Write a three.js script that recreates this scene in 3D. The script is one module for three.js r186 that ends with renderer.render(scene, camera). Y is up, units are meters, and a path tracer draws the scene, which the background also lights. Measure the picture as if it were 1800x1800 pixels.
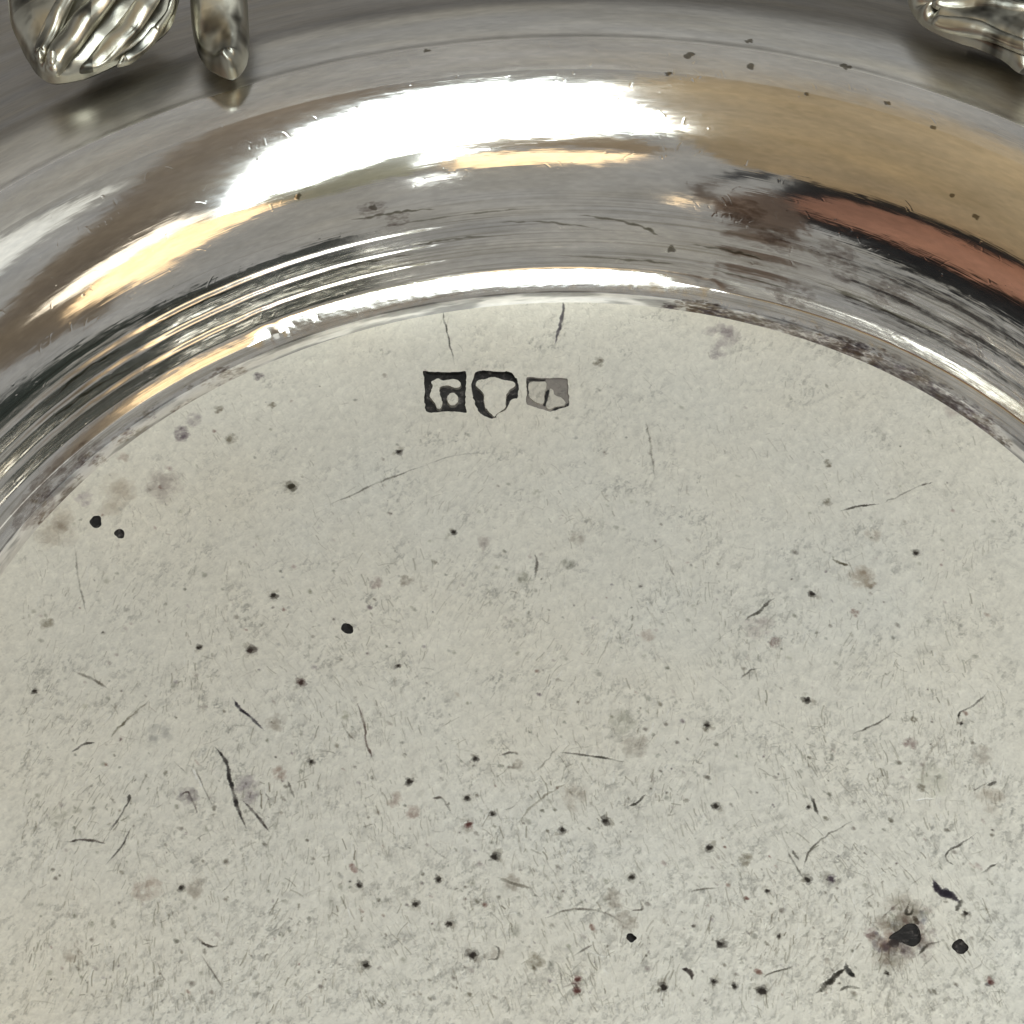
import * as THREE from 'three';
import { mergeGeometries } from 'three/addons/utils/BufferGeometryUtils.js';
import { RectAreaLightUniformsLib } from 'three/addons/lights/RectAreaLightUniformsLib.js';

// ---------------------------------------------------------------- camera, light, exposure
const MM = 0.001, R = (d) => (d * Math.PI) / 180;
const BASE = 0.006;                                     // height of the engraved disc above the table
const scene = new THREE.Scene();
const camera = new THREE.PerspectiveCamera(20.988, 1, 0.01, 20);
camera.position.set(0, BASE + 0.2 * Math.sin(R(52)), 0.2 * Math.cos(R(52)));
camera.up.set(0, 1, 0);
camera.lookAt(-1.4367 * MM, BASE, -21.5055 * MM);
camera.rotateZ(-0.0741);
camera.updateMatrixWorld(true);

const renderer = new THREE.WebGLRenderer({ antialias: true });
renderer.toneMapping = THREE.LinearToneMapping;
renderer.toneMappingExposure = 1.2;
renderer.shadowMap.enabled = true;
RectAreaLightUniformsLib.init();

scene.background = new THREE.Color().setRGB(0.3, 0.302, 0.297);   // the plain surroundings of the close-up

const SKYLIGHT = { at: [0.13, 1.0, 0.34], along: [0.64, 0, 0.768], long: 0.94, wide: 0.46, color: [0.87, 0.96, 1.0], power: 5.3 };
const WARM = { color: [1.0, 0.72, 0.42], power: 1.15 };

// ---------------------------------------------------------------- small helpers
const hash = (x, y) => { let h = (Math.imul(x | 0, 374761393) + Math.imul(y | 0, 668265263)) | 0; h = Math.imul(h ^ (h >>> 13), 1274126177); return ((h ^ (h >>> 16)) >>> 0) / 4294967296; };
function vnoise(x, y) {
  const ix = Math.floor(x), iy = Math.floor(y), fx = x - ix, fy = y - iy, u = fx * fx * (3 - 2 * fx), v = fy * fy * (3 - 2 * fy);
  const a = hash(ix, iy), b = hash(ix + 1, iy), c = hash(ix, iy + 1), d = hash(ix + 1, iy + 1);
  return (a + (b - a) * u + (c - a) * v + (a - b - c + d) * u * v) * 2 - 1;
}
const fbm = (x, y, n = 4) => { let s = 0, a = 0.55; for (let i = 0; i < n; i++) { s += a * vnoise(x, y); x = x * 2.03 + 17.1; y = y * 2.03 - 9.7; a *= 0.5; } return s; };
let seed = 7;
const rnd = () => { seed = (Math.imul(seed, 1664525) + 1013904223) | 0; return (seed >>> 0) / 4294967296; };
const clamp = THREE.MathUtils.clamp, lerp = THREE.MathUtils.lerp;

// a point of the photograph -> the dish, on the level plane `h` mm above the disc; returns [x, z] in mm
const ray = new THREE.Raycaster();
function at(px, py, h = 0) {
  ray.setFromCamera(new THREE.Vector2(px / 900 - 1, 1 - py / 900), camera);
  const o = ray.ray.origin, d = ray.ray.direction, t = (BASE + h * MM - o.y) / d.y;
  return [(o.x + d.x * t) / MM, (o.z + d.z * t) / MM];
}
camera.updateProjectionMatrix();

function part(name, geometry, material, parent) {
  const m = new THREE.Mesh(geometry, material);
  m.name = name; m.castShadow = m.receiveShadow = true;
  parent.add(m);
  return m;
}
function tag(o, label, category, extra = {}) { o.userData = { label, category, ...extra }; return o; }

// ---------------------------------------------------------------- out of the frame: skylight, added lights and stand-in panels for the dish to mirror
function areaLight(p, width, height, color, power, target, name) {
  const l = new THREE.RectAreaLight(new THREE.Color().setRGB(...color), power, width, height);
  l.name = name;
  l.position.set(...p);
  scene.add(l);
  return l;
}
{ // the skylight over the table
  const g = new THREE.Group(); g.name = 'skylight';
  const S = SKYLIGHT, ang = Math.atan2(-S.along[2], S.along[0]);
  g.position.set(...S.at); g.rotation.y = ang; scene.add(g);
  tag(g, 'bright rectangular skylight in a slim white frame above the dish', 'skylight');
  const glow = new THREE.MeshStandardMaterial({ color: 0x111111, emissive: new THREE.Color().setRGB(...S.color), emissiveIntensity: 1.0, roughness: 0.6 });
  part('pane', new THREE.BoxGeometry(S.long, 0.01, S.wide).translate(0, 0.012, 0), glow, g);
  const fm = new THREE.MeshStandardMaterial({ color: new THREE.Color().setRGB(0.4, 0.38, 0.33), roughness: 0.6 });
  for (const s of [-1, 1]) {
    part('frame', new THREE.BoxGeometry(S.long + 0.06, 0.03, 0.03).translate(0, 0, s * (S.wide / 2 + 0.016)), fm, g);
    part('frame', new THREE.BoxGeometry(0.03, 0.03, S.wide).translate(s * (S.long / 2 + 0.016), 0, 0), fm, g);
  }
  const l = areaLight(S.at, S.long, S.wide, S.color, S.power, null, 'skylight_light');
  l.rotation.set(-Math.PI / 2, 0, ang, 'YXZ'); l.rotation.order = 'YXZ'; l.rotation.set(-Math.PI / 2, ang, 0);
}
function glowPanel(x, z, y, w, d, turn, label, color, power) {
  const g = new THREE.Group(); g.position.set(x * y, y, z * y); g.rotation.y = turn;
  const k = scene.children.filter((c) => c.name.startsWith('lamp_panel') && c.isGroup).length;
  g.name = k ? 'lamp_panel_00' + k : 'lamp_panel'; scene.add(g);
  tag(g, label, 'glowing_ball');
  part('diffuser', new THREE.BoxGeometry(w, 0.008, d).translate(0, 0.01, 0), new THREE.MeshStandardMaterial({ color: 0x111111, emissive: new THREE.Color().setRGB(...color), emissiveIntensity: Math.min(0.8, power) }), g);
  part('housing', new THREE.BoxGeometry(w + 0.01, 0.02, d + 0.01).translate(0, 0.026, 0), new THREE.MeshStandardMaterial({ color: 0x5a5348, roughness: 0.7 }), g);
  const l = areaLight([x * y, y, z * y], w, d, color, power, null, 'lamp_panel_light');
  l.rotation.order = 'YXZ'; l.rotation.set(-Math.PI / 2, turn, 0);
}
glowPanel(0.78, 0.31, 0.9, 0.48, 0.16, 0.1, 'long cream glowing panel added beside the skylight for its warm reflection', [1.0, 0.9, 0.75], 1.12);  // glowing panel added so the bowl wall mirrors a cream streak
glowPanel(1.0, 0.66, 0.92, 0.8, 0.42, -0.25, 'wider peach glowing panel added in front of the cream one for its reflection', [1.0, 0.73, 0.44], 0.9);  // added glow for the deeper peach below the cream streak
glowPanel(-0.1, 0.82, 0.9, 0.36, 0.28, 0.1, 'short peach glowing panel added in front of the skylight for its reflection', [1.0, 0.76, 0.48], 1.0);  // added glow for the peach strip under the white reflection
glowPanel(0.68, -0.55, 1.15, 1.05, 0.85, 0.0, 'broad dim white glowing panel added to brighten the mirrored ceiling', [0.97, 1.0, 0.98], 0.42);  // added glow in place of a bright ceiling, lightens the left rim

function glowBall(p, r, color, glow, label) {
  const g = new THREE.Group(); g.name = scene.getObjectByName('glow_ball') ? 'glow_ball_001' : 'glow_ball'; g.position.set(...p); scene.add(g);
  tag(g, label, 'glowing_ball');
  part('ball', new THREE.SphereGeometry(r, 32, 20), new THREE.MeshStandardMaterial({ color: 0xffffff, emissive: new THREE.Color().setRGB(...color), emissiveIntensity: glow }), g);
  part('cord', new THREE.CylinderGeometry(0.004, 0.004, 0.25, 8).translate(0, r + 0.124, 0), new THREE.MeshStandardMaterial({ color: 0x333333 }), g);
  const l = new THREE.PointLight(new THREE.Color().setRGB(...color), 0.012); l.name = g.name + '_light'; l.position.copy(g.position); l.castShadow = true; scene.add(l);
}
glowBall([0.137, 0.72, 0.792], 0.042, [0.9, 0.97, 1], 2.2, 'small white glowing sphere added for a round white reflection');  // glowing sphere added to mirror as one round white spot
glowBall([-0.8, 0.93, 1.6], 0.06, [1, 0.74, 0.45], 1.0, 'small peach glowing sphere added for a round peach reflection');  // added glowing sphere, mirrored as a round peach spot
const matte = (c) => new THREE.MeshStandardMaterial({ color: new THREE.Color().setRGB(...c), roughness: 0.9 });
// a level slab overhead, its outline given as x/y and z/y of the directions in which the dish mirrors it
function slab(name, label, category, y, pts, color) {
  const sh = new THREE.Shape(pts.map((p) => new THREE.Vector2(p[0] * y, -p[1] * y)));
  const m = part(name, new THREE.ExtrudeGeometry(sh, { depth: 0.02, bevelEnabled: false }).rotateX(-Math.PI / 2), matte(color), scene);
  m.position.y = y;
  return tag(m, label, category);
}
function board(name, label, size, p, color, category) {
  const m = part(name, new THREE.BoxGeometry(...size), matte(color), scene);
  m.position.set(...p);
  return tag(m, label, category);
}
board('added_backdrop', 'dark grey backdrop standing behind the dish', [3.6, 0.95, 0.03], [0, 0.465, -1.35], [0.075, 0.068, 0.062], 'backdrop');  // unseen dark panel added so the rolled rim mirrors dark
slab('brown_ceiling', 'brown wooden ceiling boards right of the skylight', 'ceiling boards', 1.05, [[0.06, -0.5], [0.1, -0.3], [0.25, -0.13], [0.44, -0.02], [1.2, -0.02], [2.0, 0.3], [1.9, 1.0], [0.7, 0.6], [0.3, 0.4], [0, 0.0]], [0.5, 0.41, 0.32]);
slab('khaki_panel', 'khaki canopy left of the skylight', 'overhead_panel', 0.96, [[-0.09, -0.62], [-0.08, -0.3], [-0.08, -0.1], [-0.088, 0.0], [-0.21, 0.22], [-0.26, 0.33], [-0.36, 0.48], [-0.5, 0.62], [-0.7, 0.5], [-0.79, 0.35], [-0.92, 0.19], [-1.1, -0.1], [-0.9, -0.7]], [0.86, 0.68, 0.43]);  // unseen khaki slab, added as a wall tone and to trim the skylight
{ // unseen fill light added low behind the dish, brightening the slabs overhead
  const g = new THREE.Group(); g.name = 'uplighter'; g.position.set(-0.35, 0.1, -0.95); scene.add(g);
  tag(g, 'flat white uplighter added low behind the dish to brighten the slabs overhead', 'glowing_ball');
  part('diffuser', new THREE.BoxGeometry(0.8, 0.01, 0.5).translate(0, -0.008, 0), new THREE.MeshStandardMaterial({ color: 0x222222, emissive: 0xffffff, emissiveIntensity: 0.8 }), g);
  part('housing', new THREE.BoxGeometry(0.84, 0.05, 0.54).translate(0, -0.04, 0), matte([0.3, 0.3, 0.3]), g);
  areaLight([-0.35, 0.1, -0.95], 0.8, 0.5, [1, 0.98, 0.95], 2.2, null, 'uplighter_light').rotation.set(Math.PI / 2, 0, 0);
}
slab('ledge_occluder', 'grey-green ledge shaped to cut off the near edge of the mirrored skylight', 'ledge', 0.95, [[0.09, 0.42], [0.2, 0.49], [0.37, 0.58], [0.5, 0.54], [0.66, 0.7], [0.5, 0.95], [0.2, 0.9], [0.13, 0.6]], [0.7, 0.68, 0.52]);  // occluder slab, outlined to cut the lower edge of the white reflection
slab('tan_slat', 'narrow tan rail added to part the mirrored skylight from the peach glow', 'slat', 0.95, [[-0.3, 0.5], [-0.2, 0.41], [0.09, 0.45], [0.09, 0.52], [-0.2, 0.6], [-0.32, 0.66]], [0.7, 0.55, 0.38]);  // unseen slab added to separate white and peach reflections
function hanging(name, label, category, x, pts, color) {
  const sh = new THREE.Shape(pts.map((p) => new THREE.Vector2(p[0] * Math.abs(x), p[1] * Math.abs(x))));
  const m = part(name, new THREE.ExtrudeGeometry(sh, { depth: 0.02, bevelEnabled: false }).rotateY(-Math.PI / 2), matte(color), scene);
  m.position.x = x;
  return tag(m, label, category);
}
hanging('dark_sheet', 'dark navy blind standing in for mirrored dark clothes', 'sheet', -1.05, [[-0.2, 0.2], [0.34, 0.29], [0.6, 0.39], [0.87, 0.59], [1.15, 0.8], [1.25, 1.0], [1.1, 1.25], [0.95, 1.6], [0.71, 1.43], [0.45, 1.28], [0.21, 1.11], [-0.2, 0.95]], [0.02, 0.023, 0.03]);  // flat dark shape in place of a person's dark clothes, for the reflection
hanging('dark_blob', 'dark navy lantern shape added for a dark reflection, past the end of the blind', 'lantern', -1.0, [[1.05, 1.6], [1.15, 1.52], [1.35, 1.5], [1.5, 1.5], [1.56, 1.58], [1.4, 1.72], [1.2, 1.78], [1.06, 1.72]], [0.03, 0.034, 0.05]);  // flat shape added only for the dark spot it mirrors
hanging('brown_strip', 'bent dark brown bracket shape added for its thin reflection, past the lantern', 'strip', -0.99, [[1.9, 1.42], [1.72, 1.46], [1.5, 1.47], [1.5, 1.42], [1.74, 1.36], [1.62, 1.05], [1.46, 0.74], [1.52, 0.7], [1.74, 1.05], [1.88, 1.34]], [0.16, 0.1, 0.07]);  // bent flat shape added for thin brown lines in the reflection
hanging('brown_swatch', 'grey brown cushion shape added for a brown reflection, under the lantern', 'swatch', -1.03, [[1.12, 1.12], [1.3, 1.2], [1.55, 1.1], [1.6, 0.8], [1.45, 0.55], [1.15, 0.5], [1.0, 0.62], [1.06, 0.9]], [0.3, 0.225, 0.185]);  // flat brown shape, added to colour the reflection here
hanging('salmon_stripe', 'salmon pink curtain standing in for mirrored skin, before the dark blind', 'stripe', -0.96, [[0, 0.87], [0.27, 0.88], [0.5, 1.06], [0.73, 1.13], [1.08, 1.02], [1.08, 0.92], [0.85, 0.75], [0.58, 0.63], [0.33, 0.51], [0, 0.45]], [0.72, 0.37, 0.26]);  // flat salmon shape in place of a hand and arm, for the reflection
hanging('teal_cutout', 'dark teal cupboard shape added right of the dish for dark reflections', 'cutout', 1.25, [[0.05, -0.05], [0.05, 0.3], [0.5, 0.38], [0.75, 0.42], [1.3, 0.5], [2.1, 0.85], [2.5, 0.8], [2.5, -0.05]], [0.03, 0.045, 0.045]);  // flat dark shape added to darken the mirrored grooves

// ---------------------------------------------------------------- silver: profile of the dish (length mm, slope from, slope to)
const SEG = [
  [0.9, -4, -4, 'base_border'], [0.4, -4, 3, 'base_border'], [2.5, 0, 0, 'fillet'], [0.9, 62, 62, 'stepped_moulding'],
  [0.26, 62, 22, 'stepped_moulding', 1], [0.28, 22, 64, 'stepped_moulding', 1], [0.88, 64, 62, 'stepped_moulding'], [0.26, 62, 22, 'stepped_moulding', 1], [0.28, 22, 64, 'stepped_moulding', 1],
  [0.88, 64, 62, 'stepped_moulding'], [0.26, 62, 22, 'stepped_moulding', 1], [0.28, 22, 62, 'stepped_moulding', 1], [0.45, 62, 60, 'stepped_moulding'],
  [3.4, 59, 50, 'bowl_wall'], [2.3, 50, 39, 'bowl_wall'], [6.3, 39, 20, 'bowl_wall'], [3.2, 20, 10, 'bowl_shoulder'],
  [0.35, 7, -4, 'rim'], [0.5, -3, 4, 'rim'], [3.3, 4, 0, 'rim'], [3.0, 0, -16, 'rim'], [14, -16, -17, 'rim'], [14, -17, -19, 'rim'],
];
const R0 = 44.85;
const ss = (a, b, x) => THREE.MathUtils.smoothstep(x, a, b);
// the turned mouldings are crisp on one side and rubbed down on the other; the fillet is round in the middle and creased at both ends
const crisp = (deg) => clamp(ss(-39, -32, deg) * (1 - ss(-15, -5, deg)) + 0.14 * (1 - ss(8, 18, deg)) + 0.07 * vnoise(deg * 0.21, 4) * (1 - ss(10, 20, deg)), 0, 1);
const creased = (deg) => clamp(1 - ss(-28, -23.5, deg + 1.2 * vnoise(deg * 0.9, 2)) + ss(14, 24, deg + 0.8 * vnoise(deg * 0.7, 8)), 0, 1);
const prof = [{ len: 0, part: 'base_border' }];          // rows: { len, part, L, slope(deg) }
{
  let len = 0;
  for (const [L, a, b, name, groove] of SEG) {
    const n = Math.max(3, Math.round(L / (L > 8 ? 0.5 : L < 0.4 ? 0.05 : 0.1)));
    for (let i = 0; i < n; i++) {
      const f = (i + 0.5) / n, s = lerp(a, b, f);
      len += L / n;
      let slope = () => s;
      if (groove) slope = (deg, c) => lerp(62, s, c);
      if (name === 'fillet') {
        const round = f < 0.84 ? lerp(11, 34, f / 0.84) : lerp(34, 60, (f - 0.84) / 0.16), creaseL = f < 0.52 ? 5 : lerp(45, 53, (f - 0.52) / 0.48), creaseR = f < 0.62 ? 10 : lerp(60, 64, (f - 0.62) / 0.38);
        slope = (deg, c, k) => lerp(round, deg < 0 ? creaseL : creaseR, k);
      }
      prof.push({ len, part: name, L: L / n, slope });
    }
  }
}
// angles: fine on the side the photograph shows, coarse behind the camera
const TH = [];
for (let i = 0; i <= 1000; i++) TH.push(R(-88 + (176 * i) / 1000));
for (let i = 1; i <= 60; i++) TH.push(R(88 + (184 * i) / 60));
const NT = TH.length, NP = prof.length, RIMROW = prof.findIndex((p) => p.part === 'rim');
const grid = new Float32Array(NT * NP * 3), nor = new Float32Array(NT * NP * 3);
const walk = (deg, cr, ck) => { let r = R0, y = 0; return prof.map((p, i) => { if (i) { const a = R(p.slope(deg, cr, ck)); r += p.L * Math.cos(a); y += p.L * Math.sin(a); } return [r, y]; }); };
const even = walk(0, 0.75, 0), WALLROW = prof.findIndex((p) => p.part === 'bowl_wall') - 1, FILROW = prof.findIndex((p) => p.part === 'stepped_moulding');
prof.forEach((p, i) => { [p.r, p.y] = even[i]; });
for (let j = 0; j < NT; j++) {
  const tn = j === NT - 1 ? TH[0] : TH[j], deg = (tn * 180) / Math.PI, way = walk(deg, crisp(deg), creased(deg));
  const base = walk(deg, lerp(0.75, 0.05, 0.5 - 0.5 * Math.cos(Math.PI * clamp((deg + 34) / 60, 0, 1))), 0)[WALLROW];
  const sr = base[0] - even[WALLROW][0], sy = base[1] - even[WALLROW][1], dr = base[0] - way[WALLROW][0], dy = base[1] - way[WALLROW][1];
  for (let i = 0; i < NP; i++) {
    const p = prof[i], mend = clamp((i - FILROW) / (WALLROW - FILROW), 0, 1);
    const r = i >= WALLROW ? even[i][0] + sr : way[i][0] + dr * mend, y = i >= WALLROW ? even[i][1] + sy : way[i][1] + dy * mend;
    // hand-raised metal: slow waves round the wall, finer ripples on the turned mouldings
    const wall = clamp((p.len - 1.5) / 1.5, 0, 1) * (p.part === 'rim' ? 0.6 : 1), mould = ss(1.2, 2, p.len) * (1 - ss(8.2, 11, p.len));
    let d = (0.016 * Math.sin(3.1 * tn + 0.6 + p.len * 0.05) + 0.006 * Math.sin(9.3 * tn + 2 - p.len * 0.16) + 0.002 * Math.sin(23 * tn + p.len * 0.3)) * wall;
    d += mould * (1 - 0.7 * ss(34, 42, -deg)) * (0.016 * fbm(tn * 26 + 5, p.len * 0.8, 2) + 0.006 * fbm(tn * 120, p.len * 3, 2));
    if (deg < -20 && p.part === 'fillet') d += 0.02 * ss(-24, -28, deg) * fbm(tn * 90 + 4, p.len * 3.2, 3) * Math.sin((Math.PI * (p.len - 1.3)) / 2.5);
    const o = (i * NT + j) * 3;
    grid[o] = r * Math.sin(tn) * MM; grid[o + 1] = (y + d) * MM + BASE; grid[o + 2] = -r * Math.cos(tn) * MM;
  }
}
const RIM = prof[RIMROW].y;
{
  const g = (i, j, k) => grid[(clamp(i, 0, NP - 1) * NT + j) * 3 + k];
  for (let i = 0; i < NP; i++) for (let j = 0; j < NT; j++) {
    const ja = j === 0 ? NT - 2 : j - 1, jb = j === NT - 1 ? 1 : j + 1;
    const ax = g(i + 1, j, 0) - g(i - 1, j, 0), ay = g(i + 1, j, 1) - g(i - 1, j, 1), az = g(i + 1, j, 2) - g(i - 1, j, 2);
    const bx = g(i, jb, 0) - g(i, ja, 0), by = g(i, jb, 1) - g(i, ja, 1), bz = g(i, jb, 2) - g(i, ja, 2);
    let x = ay * bz - az * by, y = az * bx - ax * bz, z = ax * by - ay * bx;
    const l = Math.hypot(x, y, z) * (y < 0 ? -1 : 1);
    const o = (i * NT + j) * 3; nor[o] = x / l; nor[o + 1] = y / l; nor[o + 2] = z / l;
  }
}
function band(names) {
  const rows = []; prof.forEach((p, i) => { if (names.includes(p.part)) rows.push(i); });
  if (rows[0] > 0) rows.unshift(rows[0] - 1);
  const P = [], N = [], U = [], I = [];
  rows.forEach((i) => { for (let j = 0; j < NT; j++) { const o = (i * NT + j) * 3; P.push(grid[o], grid[o + 1], grid[o + 2]); N.push(nor[o], nor[o + 1], nor[o + 2]); U.push((TH[j] / Math.PI) * 180 / 176 + 0.5, prof[i].len / 60); } });
  for (let a = 0; a < rows.length - 1; a++) for (let j = 0; j < NT - 1; j++) { const k = a * NT + j; I.push(k, k + 1, k + NT, k + 1, k + NT + 1, k + NT); }
  const geo = new THREE.BufferGeometry();
  geo.setAttribute('position', new THREE.Float32BufferAttribute(P, 3)); geo.setAttribute('normal', new THREE.Float32BufferAttribute(N, 3)); geo.setAttribute('uv', new THREE.Float32BufferAttribute(U, 2));
  geo.setIndex(I);
  return geo;
}

// ---------------------------------------------------------------- materials
function dataTex(w, h, f, srgb) {
  const d = new Uint8Array(w * h * 4);
  for (let y = 0; y < h; y++) for (let x = 0; x < w; x++) { const c = f(x, y), o = (y * w + x) * 4; d[o] = clamp(c[0], 0, 255); d[o + 1] = clamp(c[1], 0, 255); d[o + 2] = clamp(c[2], 0, 255); d[o + 3] = 255; }
  const t = new THREE.DataTexture(d, w, h, THREE.RGBAFormat);
  t.wrapS = t.wrapT = THREE.RepeatWrapping; t.magFilter = t.minFilter = THREE.LinearFilter;
  if (srgb) t.colorSpace = THREE.SRGBColorSpace;
  t.needsUpdate = true;
  return t;
}
// the wall unrolled: u = angle (-88 to 88 degrees), v = 30 mm of its profile. Polishing lines run round it, tarnish sits where the photograph shows it
const WW = 2048, WH = 2048;
const wm = document.createElement('canvas'), wb = document.createElement('canvas');
wm.width = wb.width = WW; wm.height = wb.height = WH;
const wx = wm.getContext('2d'), wy = wb.getContext('2d');
{
  const lines = new Float32Array(WW * WH);
  for (let k = 0; k < 14000; k++) {
    let x = rnd() * WW, y = rnd() * WH; const L = 220 * (0.2 + rnd()), v = (rnd() - 0.5) * 0.1, g = (rnd() - 0.5) * 2;
    for (let s = 0; s < L && x < WW; s++) { const yi = Math.floor(y); if (yi >= 0 && yi < WH) lines[yi * WW + (x | 0)] += g * Math.sin((Math.PI * s) / L); x += 1; y += v; }
  }
  const im = wx.createImageData(WW, WH), ib = wy.createImageData(WW, WH);
  for (let y = 0; y < WH; y++) for (let x = 0; x < WW; x++) {
    const mm = (y / WH) * 60, deg = (x / WW) * 176 - 88, mould = ss(1.2, 2, mm) * (1 - ss(8.5, 11, mm));
    const streak = fbm(x * 0.006, y * 0.22, 3) * mould, cloud = fbm(x * 0.012, y * 0.024, 5), fine = fbm(x * 0.11, y * 0.16, 2);
    const rust = ss(-0.25, 0.35, fbm(x * 0.02 + 11, y * 0.05, 4)) * (mm < 1.45 ? 1 : 0) * 0.26;
    const k = 0.93 - rust + 0.08 * cloud + 0.05 * fine + 0.22 * Math.min(0, streak), warm = 0.03 * fbm(x * 0.005 + 50, y * 0.02, 3) + 0.03 * Math.min(0, streak) * -1;
    const o = (y * WW + x) * 4;
    im.data[o] = 250 * (k + warm * 0.4); im.data[o + 1] = 246 * k; im.data[o + 2] = 240 * (k - warm); im.data[o + 3] = 255;
    ib.data[o] = ib.data[o + 1] = ib.data[o + 2] = clamp(128 + 7 * lines[y * WW + x] + 6 * fine + 40 * fbm(x * 0.05 + 7, y * 0.06, 2) + 14 * mould * fbm(x * 0.03, y * 0.2, 2), 0, 255); ib.data[o + 3] = 255;
  }
  wx.putImageData(im, 0, 0); wy.putImageData(ib, 0, 0);
  for (let i = 0; i < 1300; i++) {
    const x = rnd() * WW, y = 40 + rnd() * 1000, n = rnd() < 0.25 ? 3 : 1, lean = (rnd() - 0.5) * 0.8;
    for (let k = 0; k < n; k++) {
      const L = 5 + 24 * rnd() * rnd(), x0 = x + k * (3 + 9 * rnd()), y0 = y + 14 * (rnd() - 0.5), t = lean + 0.5 * (rnd() - 0.5);
      wy.globalAlpha = 0.12 + 0.4 * rnd() * rnd(); wy.strokeStyle = rnd() < 0.5 ? '#202020' : '#e8e8e8'; wy.lineWidth = 0.7 + 1.5 * rnd(); wy.beginPath(); wy.moveTo(x0, y0); wy.quadraticCurveTo(x0 + L * t * 0.2, y0 + L * 0.5, x0 + L * t, y0 + L); wy.stroke();
    }
  }
  wy.globalAlpha = 1;
}
// photo point -> the unrolled wall
const seen = [];
{
  const v = new THREE.Vector3();
  for (let i = 0; i < NP; i += 2) for (let j = 0; j <= 1000; j += 4) { const o = (i * NT + j) * 3; v.set(grid[o], grid[o + 1], grid[o + 2]).project(camera); seen.push([(v.x + 1) * 900, (1 - v.y) * 900, (j / 1000) * WW, (prof[i].len / 60) * WH]); }
}
const onWall = (px, py) => { let b = null, d = 1e9; for (const q of seen) { const e = (q[0] - px) ** 2 + (q[1] - py) ** 2; if (e < d) { d = e; b = q; } } return [b[2], b[3]]; };
function blot(c, x, y, r, style, a, ragged = 0.35, sx = 1, sy = 1) {
  c.globalAlpha = a; c.fillStyle = style; c.beginPath();
  const n = 14, ph = rnd() * 9;
  for (let i = 0; i <= n; i++) { const t = (i / n) * 2 * Math.PI, k = r * (1 + ragged * vnoise(Math.cos(t) * 1.6 + ph, Math.sin(t) * 1.6 + x)); c[i ? 'lineTo' : 'moveTo'](x + k * sx * Math.cos(t), y + k * sy * Math.sin(t)); }
  c.closePath(); c.fill(); c.globalAlpha = 1;
}
function wallSpot(px, py, r, tone, a, n = 1) {          // r in photo pixels; n > 1: a cluster of small blotches
  const [x, y] = onWall(px, py), qx = r * 0.58, qy = r * 1.4, q = 1;
  for (let i = 0; i < n; i++) {
    const t = rnd() * 6.283, d = n > 1 ? Math.sqrt(rnd()) : 0, k = n > 1 ? 0.05 + 0.22 * rnd() * rnd() : 0.8;
    blot(wx, x + d * 1.3 * qx * Math.cos(t), y + d * 0.9 * qy * Math.sin(t), q, tone, n > 1 ? a * 0.34 : a, 0.6, k * qx * (n > 1 ? 2.4 : 1), k * qy);
  }
  if (n === 1) blot(wy, x, y, q, '#303030', 0.45, 0.5, 0.6 * qx, 0.6 * qy);
}
function wallLine(pts, w, tone, a) {
  const c = new THREE.CatmullRomCurve3(pts.map((p) => { const q = onWall(...p); return new THREE.Vector3(q[0], q[1], 0); })), n = 160, ph = rnd() * 50;
  for (let i = 0; i <= n; i++) { const p = c.getPoint(i / n), e = Math.min(1, Math.min(i, n - i) / (n * 0.25) + 0.2), k = w * e * (0.9 + 0.5 * vnoise(i * 0.12 + ph, ph)); blot(wx, p.x, p.y + 3 * vnoise(i * 0.09, ph), 1, tone, a * 0.5, 0.4, 0.58 * k, 1.4 * k * 0.5); if (i % 3 === 0) blot(wy, p.x, p.y + 3 * vnoise(i * 0.09, ph), 1, '#505050', a * 0.3, 0.4, 0.58 * k, 0.7 * k); }
}
for (const [p, w] of [[[[620, 388], [700, 374], [770, 367]], 5], [[[660, 402], [800, 377], [950, 366]], 4], [[[1020, 378], [1085, 386], [1130, 401], [1160, 413]], 6], [[[870, 391], [960, 392], [1050, 404]], 4], [[[720, 432], [800, 419], [900, 413]], 4], [[[980, 449], [1100, 455], [1190, 466]], 5],
  [[[1400, 482], [1500, 520], [1600, 563], [1740, 622]], 6], [[[1450, 505], [1560, 548], [1700, 614]], 5], [[[1210, 430], [1290, 442], [1340, 455]], 6], [[[250, 585], [330, 540], [430, 500]], 5], [[[80, 745], [170, 680], [260, 630]], 6], [[[90, 700], [160, 645], [220, 610]], 5], [[[560, 480], [640, 460], [740, 445]], 4], [[[1220, 470], [1330, 490], [1420, 520]], 4]]) wallLine(p, w * 0.8, '#7d766a', 0.4);
for (const q of [[1310, 70, 7], [1207, 97, 9], [1170, 128, 6], [1312, 117, 8], [1483, 114, 10], [745, 90, 7], [1720, 382, 7], [1180, 437, 9], [660, 362, 8], [530, 345, 8], [1417, 166, 5], [1565, 186, 6], [1635, 222, 6], [1680, 345, 5]]) wallSpot(...q, '#4a4236', 0.6);
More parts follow.
